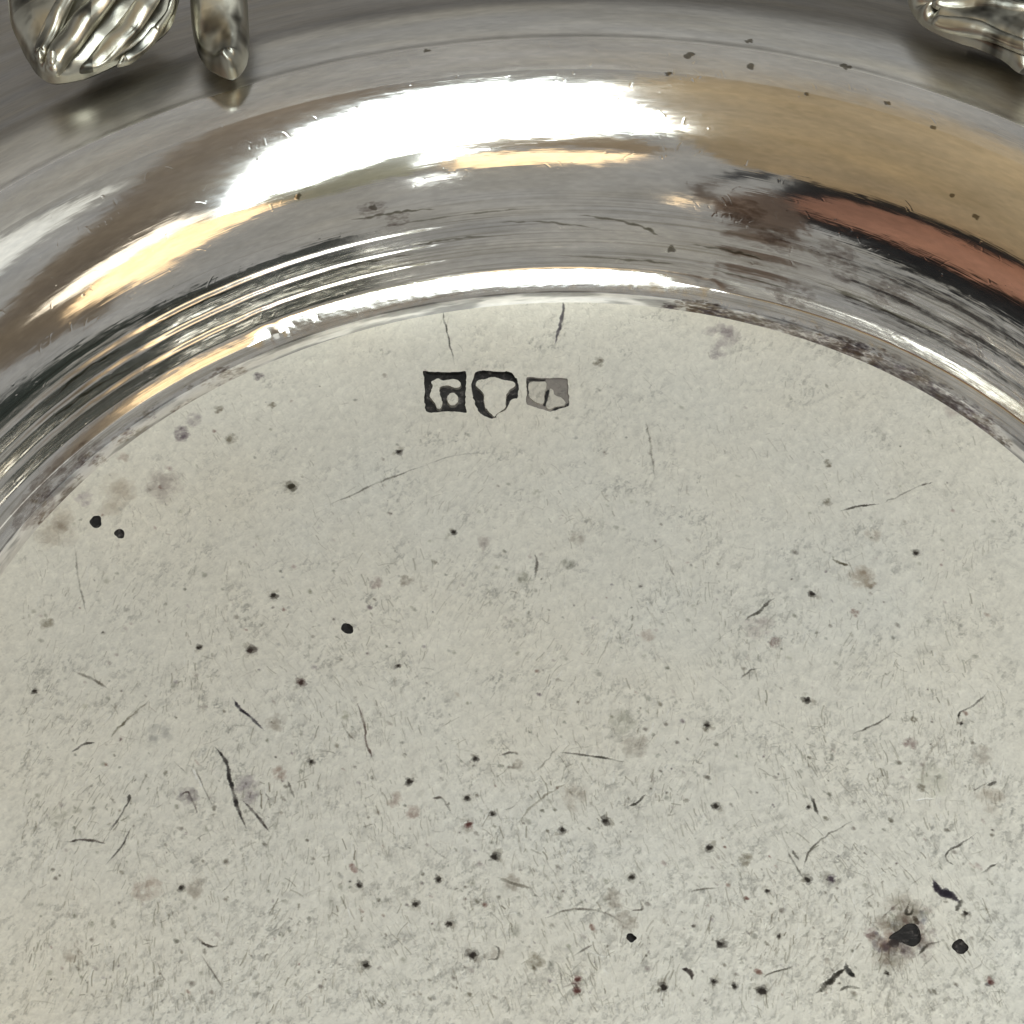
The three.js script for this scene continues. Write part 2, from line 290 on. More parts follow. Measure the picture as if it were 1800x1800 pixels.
{
  const crease = new THREE.CatmullRomCurve3([[1170, 540], [1250, 556], [1320, 568], [1420, 596], [1520, 636], [1610, 682], [1690, 736], [1760, 790]].map((p) => new THREE.Vector3(p[0], p[1], 0)));
  for (let i = 0; i < 170; i++) {
    const t = Math.pow(rnd(), 0.8), p = crease.getPoint(t), off = (rnd() - 0.35) * 44 * (0.4 + 0.6 * t), heavy = ss(-0.35, 0.35, fbm(t * 9 + 3, 1, 3));
    wallSpot(p.x + off * 0.35, p.y - off, 10 + 20 * rnd() * rnd(), ['#3f3534', '#4d4038', '#40373f', '#5d4c3c'][i % 4], 0.45 + 0.55 * heavy, 26);
  }
  const left = new THREE.CatmullRomCurve3([[60, 905], [130, 845], [220, 770], [330, 705], [430, 655]].map((p) => new THREE.Vector3(p[0], p[1], 0)));
  for (let i = 0; i < 70; i++) { const p = left.getPoint(rnd()), off = (rnd() - 0.5) * 40; wallSpot(p.x + off * 0.4, p.y + off, 7 + 13 * rnd() * rnd(), ['#5a4a3a', '#6d5a40', '#574b50'][i % 3], 0.3 + 0.5 * rnd(), 20); }
}
for (const q of [[90, 850, 40], [150, 800, 30], [60, 900, 40], [1400, 520, 30], [1480, 470, 26], [1560, 510, 30], [1300, 370, 30], [1360, 420, 30], [1460, 440, 30], [1700, 600, 30], [650, 370, 20], [700, 385, 18]]) wallSpot(...q, '#6a5d50', 0.4, 60);
function canvasTex(c, srgb) { const t = new THREE.CanvasTexture(c); if (srgb) t.colorSpace = THREE.SRGBColorSpace; t.wrapS = t.wrapT = THREE.ClampToEdgeWrapping; t.flipY = false; t.needsUpdate = true; return t; }
const wallMap = canvasTex(wm, true), wallBump = canvasTex(wb, false);
const polished = new THREE.MeshPhysicalMaterial({ color: new THREE.Color().setRGB(0.92, 0.915, 0.885), metalness: 1, roughness: 0.09, map: wallMap, bumpMap: wallBump, bumpScale: 0.000028 });
const moulded = polished.clone(); moulded.roughness = 0.15; moulded.bumpScale = 0.000034;
const rimSilver = polished.clone(); rimSilver.roughness = 0.34;
const underSilver = new THREE.MeshStandardMaterial({ color: new THREE.Color().setRGB(0.8, 0.78, 0.72), metalness: 1, roughness: 0.35 });
const oxide = new THREE.MeshStandardMaterial({ color: new THREE.Color().setRGB(0.035, 0.033, 0.032), metalness: 0.3, roughness: 0.7 });

// ---- the disc: colour (oxide specks, scratches, stains) and relief, one texture over 92 mm
const T = 2048, SPAN = 92;
const cv = document.createElement('canvas'); cv.width = cv.height = T;
const cb = document.createElement('canvas'); cb.width = cb.height = T;
const cx = cv.getContext('2d'), bx = cb.getContext('2d');
const tx = (p) => [((p[0] + SPAN / 2) / SPAN) * T, ((p[1] + SPAN / 2) / SPAN) * T];
const PX = (w) => (w * 0.0452 / SPAN) * T;                // photo pixels -> texture pixels
{
  const im = cx.createImageData(T, T), ib = bx.createImageData(T, T);
  for (let y = 0; y < T; y++) for (let x = 0; x < T; x++) {
    const wear = clamp(0.35 + (y / T - 0.35) * 1.5, 0.2, 1);
    // pitted, faintly streaked skin of old silver
    const u = (x * 0.87 + y * 0.5), v = (y * 0.87 - x * 0.5);
    const n1 = fbm(x * 0.006, y * 0.006, 3), n2 = fbm(u * 0.05, v * 0.028, 3), n3 = fbm(x * 0.16 + 9, y * 0.11, 2), n4 = fbm(x * 0.028 + 70, y * 0.045, 3);
    const n5 = fbm(u * 0.21 + 3, v * 0.13, 2), n6 = vnoise(x * 0.33, y * 0.3 + 80);
    const n7 = fbm(u * 0.15 + 0.9 * n3 + 5, v * 0.1 + 0.7 * n6, 3), n8 = fbm(x * 0.1 + 0.6 * n5 + 60, y * 0.085 + 20, 3), patch = ss(-0.35, 0.5, fbm(x * 0.019 + 8, y * 0.022, 3) + (wear - 0.62) * 0.7);
    let k = 0.965 + 0.015 * n1 + 0.022 * n3 + 0.02 * n6 + 0.025 * n8;
    k -= clamp(n7 - 0.06, 0, 1) * 0.3 * (0.25 + 0.75 * patch) + clamp(n5 - 0.2, 0, 1) * 0.3 * patch + clamp(n4 - 0.36, 0, 1) * 0.25 * wear;
    k += clamp(-n7 - 0.3, 0, 1) * 0.1;
    const warm = clamp(fbm(x * 0.004 + 31, y * 0.004, 3), -1, 1) * 0.02;
    const o = (y * T + x) * 4;
    im.data[o] = 250 * (k + warm * 0.4); im.data[o + 1] = 247 * k; im.data[o + 2] = 237 * (k - warm * 0.6); im.data[o + 3] = 255;
    const b = 140 + 22 * n3 + 24 * n5 + 14 * n6 + 34 * n8 - 70 * n7 * (0.35 + 0.65 * patch);
    ib.data[o] = ib.data[o + 1] = ib.data[o + 2] = clamp(b, 0, 255); ib.data[o + 3] = 255;
  }
  cx.putImageData(im, 0, 0); bx.putImageData(ib, 0, 0);
}
function spot(px, py, r, tone = '#2b2622', soft = false, a = 0.9) {
  const [x, y] = tx(at(px, py)), q = PX(r);
  if (soft) { for (let i = 0; i < 26; i++) { const t = rnd() * 6.283, d = q * 0.75 * Math.sqrt(rnd()); blot(cx, x + d * Math.cos(t) * 1.1, y + d * Math.sin(t) * 1.3, q * (0.2 + 0.25 * rnd()), tone, a * 0.17, 0.6); } blot(bx, x, y, q * 0.7, '#5a5a5a', 0.4); }
  else { r *= 0.86; for (let i = 0; i < 9; i++) blot(cx, x + (rnd() - 0.5) * q * 3, y + (rnd() - 0.5) * q * 3.4, q * (0.3 + 0.5 * rnd()), '#6b6152', a * 0.14, 0.8); for (let i = 0; i < 5; i++) blot(cx, x + (rnd() - 0.5) * q, y + (rnd() - 0.5) * q * 1.3, q * (0.5 + 0.5 * rnd()), tone, a * 0.3, 0.8); blot(cx, x, y, q * 0.62, tone, a * 0.8, 0.7); blot(bx, x, y, q * 0.8, '#202020', 0.8); }
}
function scratch(pts, w, tone = '#2c2a27', a = 0.8) {
  const q = pts.map((p) => tx(at(...p))), c = new THREE.CatmullRomCurve3(q.map((p) => new THREE.Vector3(p[0], p[1], 0)));
  const L = c.getLength(), n = Math.max(8, Math.round(L / 2)), ph = rnd() * 50;
  for (let i = 0; i <= n; i++) {
    const p = c.getPoint(i / n), e = Math.min(1, Math.min(i, n - i) / (n * 0.3) + 0.25), k = PX(w) * 0.43 * e * (0.95 + 0.28 * vnoise(i * 0.3 + ph, ph));
    const j = vnoise(i * 0.21, ph) * PX(1.4);
    blot(cx, p.x + j, p.y + j, Math.max(0.6, k), tone, a * (0.5 + 0.3 * vnoise(i * 0.17 + ph, 3)), 0.5);
    blot(bx, p.x + j, p.y + j, Math.max(0.7, k * 1.1), '#101010', a * 0.5);
    if (i % 2) blot(bx, p.x + j + k * 1.8, p.y + j + k * 1.4, Math.max(0.7, k * 0.8), '#f0f0f0', a * 0.25);
  }
}
// small wear everywhere, denser towards the near side
for (let i = 0; i < 1300; i++) {
  const px = 60 + rnd() * 1690, py = 640 + 1120 * Math.pow(rnd(), 0.62);
  const [X, Z] = at(px, py); if (Math.hypot(X, Z) > 44) continue;
  const [x, y] = tx([X, Z]), g = rnd();
  const dir = rnd() < 0.55 ? 1.05 + 0.5 * (rnd() - 0.5) : rnd() * 3.14, L = PX(3 + 12 * rnd() * rnd()), tone = g < 0.86 ? '#6a655a' : g < 0.95 ? '#4a3f45' : '#6e4a40';
  const heavy = (py > 1250 ? 0.5 : 0.34) * (0.25 + rnd() * rnd() * 0.9), wd = PX(1.2 + 3.6 * rnd() * rnd());
  for (let s = -1; s <= 1; s += 0.25) { const bend = (rnd() - 0.5) * wd * 1.2; blot(cx, x + Math.cos(dir) * L * s * 0.5 + bend, y + Math.sin(dir) * L * s * 0.6 + bend, wd * (1.15 - 0.7 * Math.abs(s)), tone, heavy * 0.45, 0.6); }
  blot(bx, x, y, wd * 1.3, '#303030', heavy * 0.7);
}
for (let i = 0; i < 60; i++) { const px = 60 + rnd() * 1690, py = 760 + 990 * Math.pow(rnd(), 0.6); spot(px, py, 1.6 + 2.6 * rnd() * rnd(), rnd() < 0.8 ? '#46413a' : '#564448', rnd() < 0.5, 0.3 + 0.35 * rnd()); }
for (let i = 0; i < 46; i++) { const px = 60 + rnd() * 1690, py = 900 + 850 * Math.pow(rnd(), 0.6), d = rnd() < 0.5 ? 0.6 + rnd() * 0.9 : -0.9 + rnd() * 0.6, L = 14 + 40 * rnd(), b = (rnd() - 0.5) * 10; scratch([[px, py], [px + L * 0.5 * Math.cos(d) + b, py + L * 0.5 * Math.sin(d)], [px + L * Math.cos(d), py + L * Math.sin(d)]], 1.4 + 1.6 * rnd(), '#57524a', 0.3 + 0.25 * rnd()); }
for (let i = 0; i < 21000; i++) {                       // dense soft hair scratches, mostly steep, thicker towards the near side
  const px = 40 + rnd() * 1730, py = 560 + 1220 * Math.pow(rnd(), 0.78), [X, Z] = at(px, py); if (Math.hypot(X, Z) > 44.2) continue;
  const [x, y] = tx([X, Z]), q = vnoise(px * 0.006, py * 0.006), dir = (rnd() < 0.85 ? 1.57 + 0.6 * q + 0.5 * (rnd() - 0.5) : rnd() * 3.14), L = PX(3 + 15 * rnd() * rnd()), w = PX(0.9 + 1.7 * rnd() * rnd());
  const wear = 0.45 + 0.55 * ss(700, 1500, py), c1 = ss(-0.5, 0.5, fbm(px * 0.018, py * 0.018, 3)), a = (0.06 + 0.36 * rnd() * rnd()) * wear * (0.35 + 1.1 * c1), lit = rnd() < 0.3, bend = (rnd() - 0.5) * L * 0.7;
  for (const [c, tone, al] of [[cx, lit ? '#ffffff' : '#57503f', lit ? a * 0.9 : a], [bx, lit ? '#f4f4f4' : '#181818', a * 1.3]]) {
    c.globalAlpha = al; c.strokeStyle = tone; c.lineWidth = w; c.lineCap = 'round'; c.beginPath();
    c.moveTo(x - Math.cos(dir) * L, y - Math.sin(dir) * L); c.quadraticCurveTo(x + Math.sin(dir) * bend, y - Math.cos(dir) * bend, x + Math.cos(dir) * L, y + Math.sin(dir) * L); c.stroke(); c.globalAlpha = 1;
  }
}
for (let i = 0; i < 26; i++) { const px = 60 + rnd() * 1690, py = 700 + 1050 * Math.pow(rnd(), 0.75); spot(px, py, 8 + 16 * rnd(), rnd() < 0.6 ? '#7d7463' : rnd() < 0.6 ? '#6d6268' : '#85705c', true, 0.28 + 0.25 * rnd()); }
for (let i = 0; i < 60; i++) { const t = rnd() * 6.283, d = 12 + 52 * rnd(); spot(1590 + d * Math.cos(t) * 1.1, 1640 + d * Math.sin(t) * 0.9, 3 + 9 * rnd(), ['#4a3f3a', '#5d4a44', '#55505a', '#6d6350'][i % 4], rnd() < 0.8, 0.75 - d / 110); }
const DARK = '#211e1b', BROWN = '#4b4032', PURPLE = '#453b44', RED = '#5d3a36';
for (const s of [
  [512, 856, 9, '#3a352a'], [700, 793, 6], [797, 935, 5], [440, 1143, 7, '#3a2f2c'], [350, 1138, 5], [530, 1199, 7, '#3b2a26'], [480, 1047, 6], [865, 1430, 5], [823, 1449, 7, RED], [772, 1546, 6], [790, 1623, 6], [730, 1590, 6],
  [1258, 1417, 6], [1064, 1442, 7], [988, 1458, 6], [1243, 1276, 6], [1267, 1659, 7], [1610, 972, 5], [1420, 1229, 7], [645, 1696, 7], [831, 1680, 7], [318, 1560, 5], [631, 1557, 6], [60, 1215, 5], [1245, 1490, 7], [1690, 1272, 4],
  [1462, 1545, 7, PURPLE], [1110, 1542, 5], [1370, 1645, 4], [1165, 1735, 7], [1290, 1733, 5], [1340, 1742, 8], [1420, 1546, 6], [870, 1505, 7], [1348, 1565, 4], [720, 1373, 6], [822, 1402, 5], [835, 1334, 5], [547, 1338, 5], [700, 1170, 4],
  [1015, 1742, 6, RED], [1016, 1722, 6, RED], [1420, 1418, 4], [1428, 1043, 6], [1697, 1605, 5], [1560, 1712, 4], [1740, 1725, 6, RED], [1255, 1725, 6],
]) spot(...s);
for (const s of [
  [407, 772, 11, BROWN, 1, 0.7], [478, 712, 8, BROWN, 1, 0.7], [455, 662, 10, PURPLE, 1, 0.7], [385, 720, 9, BROWN, 1, 0.7], [318, 762, 16, PURPLE, 1, 0.85], [340, 738, 16, PURPLE, 1, 0.35], [364, 680, 10, PURPLE, 1, 0.7], [1052, 637, 11, BROWN, 1, 0.8],
  [290, 855, 34, PURPLE, 1, 0.3], [200, 870, 40, '#7a6450', 1, 0.28], [100, 930, 40, '#7a6450', 1, 0.3], [1455, 815, 9, BROWN, 1, 0.7], [1455, 882, 8, BROWN, 1, 0.7], [1607, 1265, 6, BROWN, 1, 0.8], [1600, 1307, 11, RED, 1, 0.6], [1363, 1129, 11, RED, 1, 0.6],
  [1502, 1077, 8, RED, 1, 0.7], [1512, 1015, 22, '#8a7a60', 1, 0.6], [1530, 1025, 12, '#75664e', 1, 0.6], [83, 1095, 11, BROWN, 1, 0.6], [660, 1025, 12, RED, 1, 0.4], [712, 1020, 12, BROWN, 1, 0.4], [1270, 590, 30, PURPLE, 1, 0.35], [1260, 620, 16, PURPLE, 1, 0.4],
  [850, 955, 14, BROWN, 1, 0.3], [920, 1015, 14, BROWN, 1, 0.35], [1000, 990, 12, BROWN, 1, 0.35], [430, 1380, 22, '#77727c', 1, 0.5], [440, 1400, 14, '#5d5863', 1, 0.5], [490, 1360, 12, RED, 1, 0.5], [280, 1290, 20, '#77727c', 1, 0.4], [330, 1400, 16, PURPLE, 1, 0.6],
  [1640, 1370, 30, '#8a7460', 1, 0.25], [1620, 1385, 8, BROWN, 1, 0.7], [1560, 1660, 40, '#6b5b4a', 1, 0.35], [940, 1690, 14, BROWN, 1, 0.6], [725, 1428, 12, RED, 1, 0.5], [900, 1550, 14, BROWN, 1, 0.4], [910, 1345, 10, BROWN, 1, 0.5],
  [1590, 1600, 28, '#6a604e', 1, 0.4], [1560, 1655, 18, RED, 1, 0.5], [1550, 1660, 14, PURPLE, 1, 0.6], [1080, 1580, 16, BROWN, 1, 0.4], [1100, 1620, 18, BROWN, 1, 0.4], [1310, 1510, 12, BROWN, 1, 0.6], [1530, 1640, 10, RED, 1, 0.6],
]) spot(...s);
for (const [q, w, c, a] of [
  [[[408, 1226], [422, 1246], [440, 1260], [464, 1284]], 6, '#2f2b33', 0.9], [[[380, 1315], [397, 1338], [405, 1372], [415, 1412], [432, 1455]], 7, '#2a2727', 0.9], [[[340, 1345], [350, 1368], [362, 1392], [373, 1415]], 3, '#55504a', 0.7],
  [[[428, 1408], [450, 1432], [473, 1461]], 6, '#35302f', 0.85], [[[230, 1400], [212, 1432], [186, 1477]], 4, '#2d2a27', 0.85], [[[228, 1397], [224, 1410]], 8, '#2d2a27', 0.8], [[[114, 1479], [150, 1477], [184, 1482]], 5, '#2d2623', 0.85], [[[229, 1456], [214, 1488], [186, 1520]], 4, '#3a3733', 0.75],
  [[[127, 1321], [146, 1308], [166, 1306]], 6, '#35322e', 0.85], [[[627, 1236], [640, 1272], [645, 1310], [658, 1338]], 4.5, '#46342f', 0.85], [[[346, 1648], [362, 1661], [384, 1664]], 5, '#2d2622', 0.9], [[[355, 1680], [376, 1712], [396, 1742]], 3, '#5a554d', 0.7],
  [[[985, 1322], [1040, 1329], [1098, 1339]], 5, '#3d3a34', 0.8], [[[1478, 898], [1510, 890], [1545, 886]], 5, '#3f3b35', 0.8], [[[1545, 886], [1580, 872], [1620, 853], [1640, 848]], 4, '#57524a', 0.5], [[[1463, 983], [1478, 990], [1492, 994]], 6, '#46402f', 0.7],
  [[[1310, 1088], [1330, 1078], [1345, 1063], [1361, 1051]], 6, '#3d3a34', 0.75], [[[1738, 1216], [1712, 1238], [1686, 1256], [1685, 1266]], 4, '#33302b', 0.85], [[[1500, 1290], [1535, 1276], [1570, 1254]], 4, '#4b473f', 0.7], [[[1300, 1195], [1315, 1181], [1336, 1174]], 4, '#57524a', 0.7],
  [[[1424, 1397], [1431, 1414], [1438, 1432]], 6, '#2d2a26', 0.8], [[[1413, 1527], [1425, 1492], [1455, 1468], [1497, 1444]], 4, '#49453e', 0.75], [[[1384, 1498], [1398, 1520], [1413, 1545]], 5, '#3d3a34', 0.7], [[[1392, 1494], [1405, 1512]], 5, '#3d3a34', 0.7],
  [[[1718, 1464], [1690, 1482], [1665, 1497], [1665, 1512], [1676, 1520]], 4, '#33302b', 0.8], [[[1725, 1534], [1752, 1518]], 5, '#2d2a26', 0.85], [[[580, 886], [620, 870], [665, 848], [705, 834], [740, 820]], 5, '#5a564d', 0.6], [[[740, 820], [800, 801], [870, 795]], 3, '#6b665c', 0.4],
  [[[778, 546], [783, 572], [790, 602], [799, 640]], 4, '#35322e', 0.85], [[[990, 528], [988, 560], [982, 582], [977, 604]], 7, '#47434a', 0.8], [[[1135, 740], [1143, 780], [1150, 838]], 5, '#6f6a60', 0.5], [[[132, 960], [140, 1030], [152, 1078]], 4, '#5f5a50', 0.55],
  [[[130, 1180], [165, 1195], [192, 1212]], 6, '#5f5a50', 0.5], [[[195, 1294], [220, 1268], [265, 1228]], 5, '#57503f', 0.6], [[[960, 1614], [985, 1602], [1015, 1598], [1060, 1603], [1095, 1622]], 5, '#5a554b', 0.55], [[[872, 1540], [900, 1552], [935, 1562]], 7, '#6d675b', 0.5],
  [[[1106, 1418], [1122, 1408], [1134, 1396]], 6, '#33302b', 0.85], [[[1344, 1718], [1362, 1708], [1392, 1700]], 4, '#3d3930', 0.8], [[[1613, 1678], [1628, 1662], [1652, 1655]], 5, '#37322b', 0.8], [[[940, 975], [944, 990], [941, 1018]], 6, '#55504a', 0.65],
  [[[940, 1358], [962, 1335], [985, 1310]], 4, '#6d675b', 0.5], [[[905, 1450], [940, 1412], [970, 1392], [1000, 1372]], 5, '#77705f', 0.5], [[[1200, 1703], [1212, 1707], [1218, 1722]], 8, '#2a2220', 0.9], [[[760, 1402], [775, 1402], [795, 1432]], 5, '#55504a', 0.7],
  [[[878, 1328], [895, 1322], [912, 1326]], 5, '#55504a', 0.6], [[[1213, 1568], [1235, 1563], [1262, 1560]], 4, '#5a554b', 0.6], [[[1124, 1580], [1128, 1596], [1112, 1602]], 4, '#4d4840', 0.7], [[[1736, 1380], [1752, 1374]], 7, '#2d2a26', 0.8], [[[1710, 1392], [1740, 1375]], 3, '#55504a', 0.6],
  [[[865, 1660], [877, 1668], [872, 1684], [858, 1688]], 5, '#44423a', 0.6], [[[1040, 1310], [1000, 1318]], 3, '#6d675b', 0.4], [[[600, 1262], [612, 1290], [625, 1302]], 4, '#5a554b', 0.5], [[[505, 1372], [512, 1390], [518, 1402]], 5, '#34302b', 0.7],
  [[[310, 1405], [330, 1392], [338, 1408], [350, 1438]], 4, '#4d4240', 0.7], [[[1660, 1290], [1625, 1340], [1622, 1380]], 5, '#8a8275', 0.3], [[[1174, 990], [1185, 1012]], 4, '#57524a', 0.6], [[[1040, 1660], [1010, 1680]], 4, '#55504a', 0.6],
  [[[1640, 1545], [1650, 1565], [1668, 1572], [1688, 1586]], 13, '#2b2630', 0.85], [[[1690, 1582], [1680, 1600]], 10, '#3c3a33', 0.75], [[[1600, 1585], [1592, 1605], [1602, 1607], [1606, 1590]], 5, '#3c382f', 0.75], [[[1605, 1610], [1615, 1625]], 8, '#4c4238', 0.6], [[[1560, 1660], [1580, 1650], [1600, 1640]], 16, '#3a3332', 0.8],
  [[[1436, 1745], [1462, 1722], [1486, 1702]], 10, '#33302a', 0.9], [[[1486, 1690], [1492, 1708], [1504, 1718]], 8, '#2e2d2b', 0.9], [[[1475, 1742], [1492, 1735], [1510, 1736]], 6, '#44413a', 0.7], [[[990, 1735], [1008, 1728], [1020, 1745]], 5, '#4d3a36', 0.6],
]) scratch(q, w, c, a);
for (const q of [[[1608, 1407], [1624, 1404], [1642, 1405]], [[337, 1348], [348, 1372]], [[347, 1366], [356, 1386]]]) scratch(q, 4, '#ffffff', 0.95);
const discMap = canvasTex(cv, true), discBump = canvasTex(cb, false);
const discSilver = new THREE.MeshPhysicalMaterial({ color: new THREE.Color().setRGB(0.92, 0.92, 0.9), metalness: 0.8, roughness: 0.46, map: discMap, bumpMap: discBump, bumpScale: 0.00003 });
const oxideMap = dataTex(256, 256, (x, y) => { const k = 0.75 + 0.5 * fbm(x * 0.05, y * 0.05, 4), m = clamp(fbm(x * 0.09 + 30, y * 0.09, 3) - 0.12, 0, 1); return [150 * k + 260 * m, 146 * k + 250 * m, 146 * k + 240 * m]; }, true);
oxideMap.repeat.set(14, 14);
oxide.map = oxideMap; oxide.color.setRGB(0.1, 0.096, 0.092); oxide.bumpMap = oxideMap; oxide.bumpScale = 0.00006;
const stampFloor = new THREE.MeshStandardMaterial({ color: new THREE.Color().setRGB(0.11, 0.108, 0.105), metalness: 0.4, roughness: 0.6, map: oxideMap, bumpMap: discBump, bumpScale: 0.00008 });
const wornSilver = discSilver.clone(); wornSilver.color.setRGB(0.76, 0.75, 0.73);
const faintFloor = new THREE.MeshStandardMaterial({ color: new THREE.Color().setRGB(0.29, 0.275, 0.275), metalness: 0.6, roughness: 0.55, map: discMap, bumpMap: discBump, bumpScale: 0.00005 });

// ---------------------------------------------------------------- the silver dish
const dish = new THREE.Group(); dish.name = 'silver_dish'; scene.add(dish);
tag(dish, 'old silver dish with three punched hallmarks, stepped moulding and cast leaf rim', 'silver dish');

// outlines read off the photograph around each punch (its own small pixel frame), put on the disc
const local = (list) => list.map(([X, Y]) => at(680 + X / 4.5, 600 + Y / 4.5));
function smooth(list, n = 48, tension = 0.5, rough = 0) {
  const c = new THREE.CatmullRomCurve3(list.map((p) => new THREE.Vector3(p[0], 0, p[1])), true, 'catmullrom', tension);
  return c.getSpacedPoints(n).slice(0, n).map((p) => [p.x + rough * vnoise(p.x * 4.3, p.z * 4.3), p.z + rough * vnoise(p.x * 4.3 + 40, p.z * 4.3 + 9)]);
}
const area = (l) => l.reduce((s, p, i) => { const q = l[(i + 1) % l.length]; return s + p[0] * q[1] - q[0] * p[1]; }, 0);
const ccw = (l) => (area(l) < 0 ? l.slice().reverse() : l);
const toShape = (l) => new THREE.Shape(l.map((p) => new THREE.Vector2(p[0], p[1])));
// flat face looking up from a list of outlines in mm (x, z) at height y mm
function face(outer, holes, y, uv = true) {
  const s = toShape(ccw(outer)); for (const h of holes) s.holes.push(new THREE.Path(ccw(h).reverse().map((p) => new THREE.Vector2(p[0], p[1]))));
  const g = new THREE.ShapeGeometry(s), p = g.attributes.position, u = g.attributes.uv;
  for (let i = 0; i < p.count; i++) { const X = p.getX(i), Z = p.getY(i); u.setXY(i, (X + SPAN / 2) / SPAN, (Z + SPAN / 2) / SPAN); p.setXYZ(i, X * MM, BASE + y * MM, Z * MM); }
  const ix = g.index.array; for (let i = 0; i < ix.length; i += 3) { const t = ix[i]; ix[i] = ix[i + 1]; ix[i + 1] = t; }
  g.computeVertexNormals();
  return g;
}
// a sloped wall between two outlines of the same count
function skirt(a, ya, b, yb) {
  const P = [], U = [], I = [], n = a.length;
  for (let i = 0; i <= n; i++) for (const [l, y] of [[a, ya], [b, yb]]) { const q = l[i % n]; P.push(q[0] * MM, BASE + y * MM, q[1] * MM); U.push((q[0] + SPAN / 2) / SPAN, (q[1] + SPAN / 2) / SPAN); }
  for (let i = 0; i < n; i++) { const k = i * 2; I.push(k, k + 1, k + 2, k + 1, k + 3, k + 2); }
  const g = new THREE.BufferGeometry(); g.setAttribute('position', new THREE.Float32BufferAttribute(P, 3)); g.setAttribute('uv', new THREE.Float32BufferAttribute(U, 2)); g.setIndex(I); g.computeVertexNormals();
  return g;
}
const shrink = (l, d) => { const c = l.reduce((s, p) => [s[0] + p[0] / l.length, s[1] + p[1] / l.length], [0, 0]); return l.map((p) => { const x = p[0] - c[0], y = p[1] - c[1], r = Math.hypot(x, y); return [c[0] + x * (1 - d / r), c[1] + y * (1 - d / r)]; }); };
const plain = (g) => { const o = new THREE.BufferGeometry(); o.setAttribute('position', g.attributes.position); o.setAttribute('normal', g.attributes.normal); o.setAttribute('uv', g.attributes.uv); o.setIndex(g.index); return o; };

const stampOutlines = [
  smooth(local([[290, 237], [340, 238], [450, 246], [560, 242], [622, 236], [627, 300], [624, 400], [622, 500], [634, 566], [560, 556], [470, 556], [350, 564], [308, 548], [298, 480], [300, 380], [296, 300]]), 96, 0.25, 0.05),
  smooth(local([[690, 262], [725, 232], [820, 234], [900, 240], [960, 240], [1012, 280], [1042, 348], [1030, 450], [985, 520], [930, 580], [860, 606], [790, 602], [722, 548], [684, 450], [670, 350]]), 96, 0.5, 0.06),
  smooth(local([[1106, 284], [1200, 290], [1300, 290], [1425, 294], [1436, 380], [1442, 505], [1380, 530], [1290, 556], [1180, 520], [1108, 500], [1106, 400]]), 96, 0.25, 0.05),
];
const relief = [
  [[[345, 316], [375, 300], [400, 292], [450, 304], [520, 296], [565, 306], [588, 335], [575, 362], [545, 366], [495, 346], [420, 360], [412, 395], [424, 440], [436, 480], [428, 522], [402, 532], [385, 492], [352, 455], [336, 425], [345, 390], [362, 350]],
    [[520, 402], [552, 415], [566, 452], [556, 492], [526, 506], [490, 496], [474, 462], [484, 422]]],
  [[[698, 330], [720, 304], [780, 294], [842, 277], [900, 296], [980, 312], [1014, 330], [1012, 358], [978, 380], [955, 412], [940, 470], [938, 530], [900, 556], [868, 574], [850, 598], [824, 574], [782, 530], [764, 480], [768, 430], [745, 390], [712, 362]]],
  [[[1122, 330], [1180, 318], [1250, 318], [1262, 360], [1250, 420], [1236, 490], [1180, 480], [1126, 440]], [[1290, 372], [1316, 380], [1336, 424], [1390, 446], [1412, 478], [1400, 506], [1330, 520], [1280, 534], [1262, 500], [1276, 440]]],
];
const pitSpots = [[168, 917, 11], [210, 938, 9], [612, 1105, 10.5], [1110, 1649, 9], [1688, 1665, 13.5]];
const pitOutlines = pitSpots.map(([px, py, r], k) => { const l = []; for (let i = 0; i < 22; i++) { const t = (i / 22) * 2 * Math.PI, q = r * (1 + 0.26 * vnoise(Math.cos(t) * 1.5 + k * 7, Math.sin(t) * 1.5)); l.push(at(px + q * Math.cos(t), py + q * Math.sin(t) * 0.95)); } return l; });
const blackSpot = smooth([[1580, 1635], [1592, 1625], [1608, 1624], [1617, 1636], [1618, 1654], [1606, 1664], [1592, 1660], [1576, 1652], [1562, 1650], [1568, 1642]].map((p) => at(...p)), 40, 0.5);

const rimCircle = []; for (const t of TH.slice(0, -1)) rimCircle.push([R0 * Math.sin(t), -R0 * Math.cos(t)]);
part('base', face(rimCircle, [...stampOutlines, ...pitOutlines, blackSpot], 0), discSilver, dish);

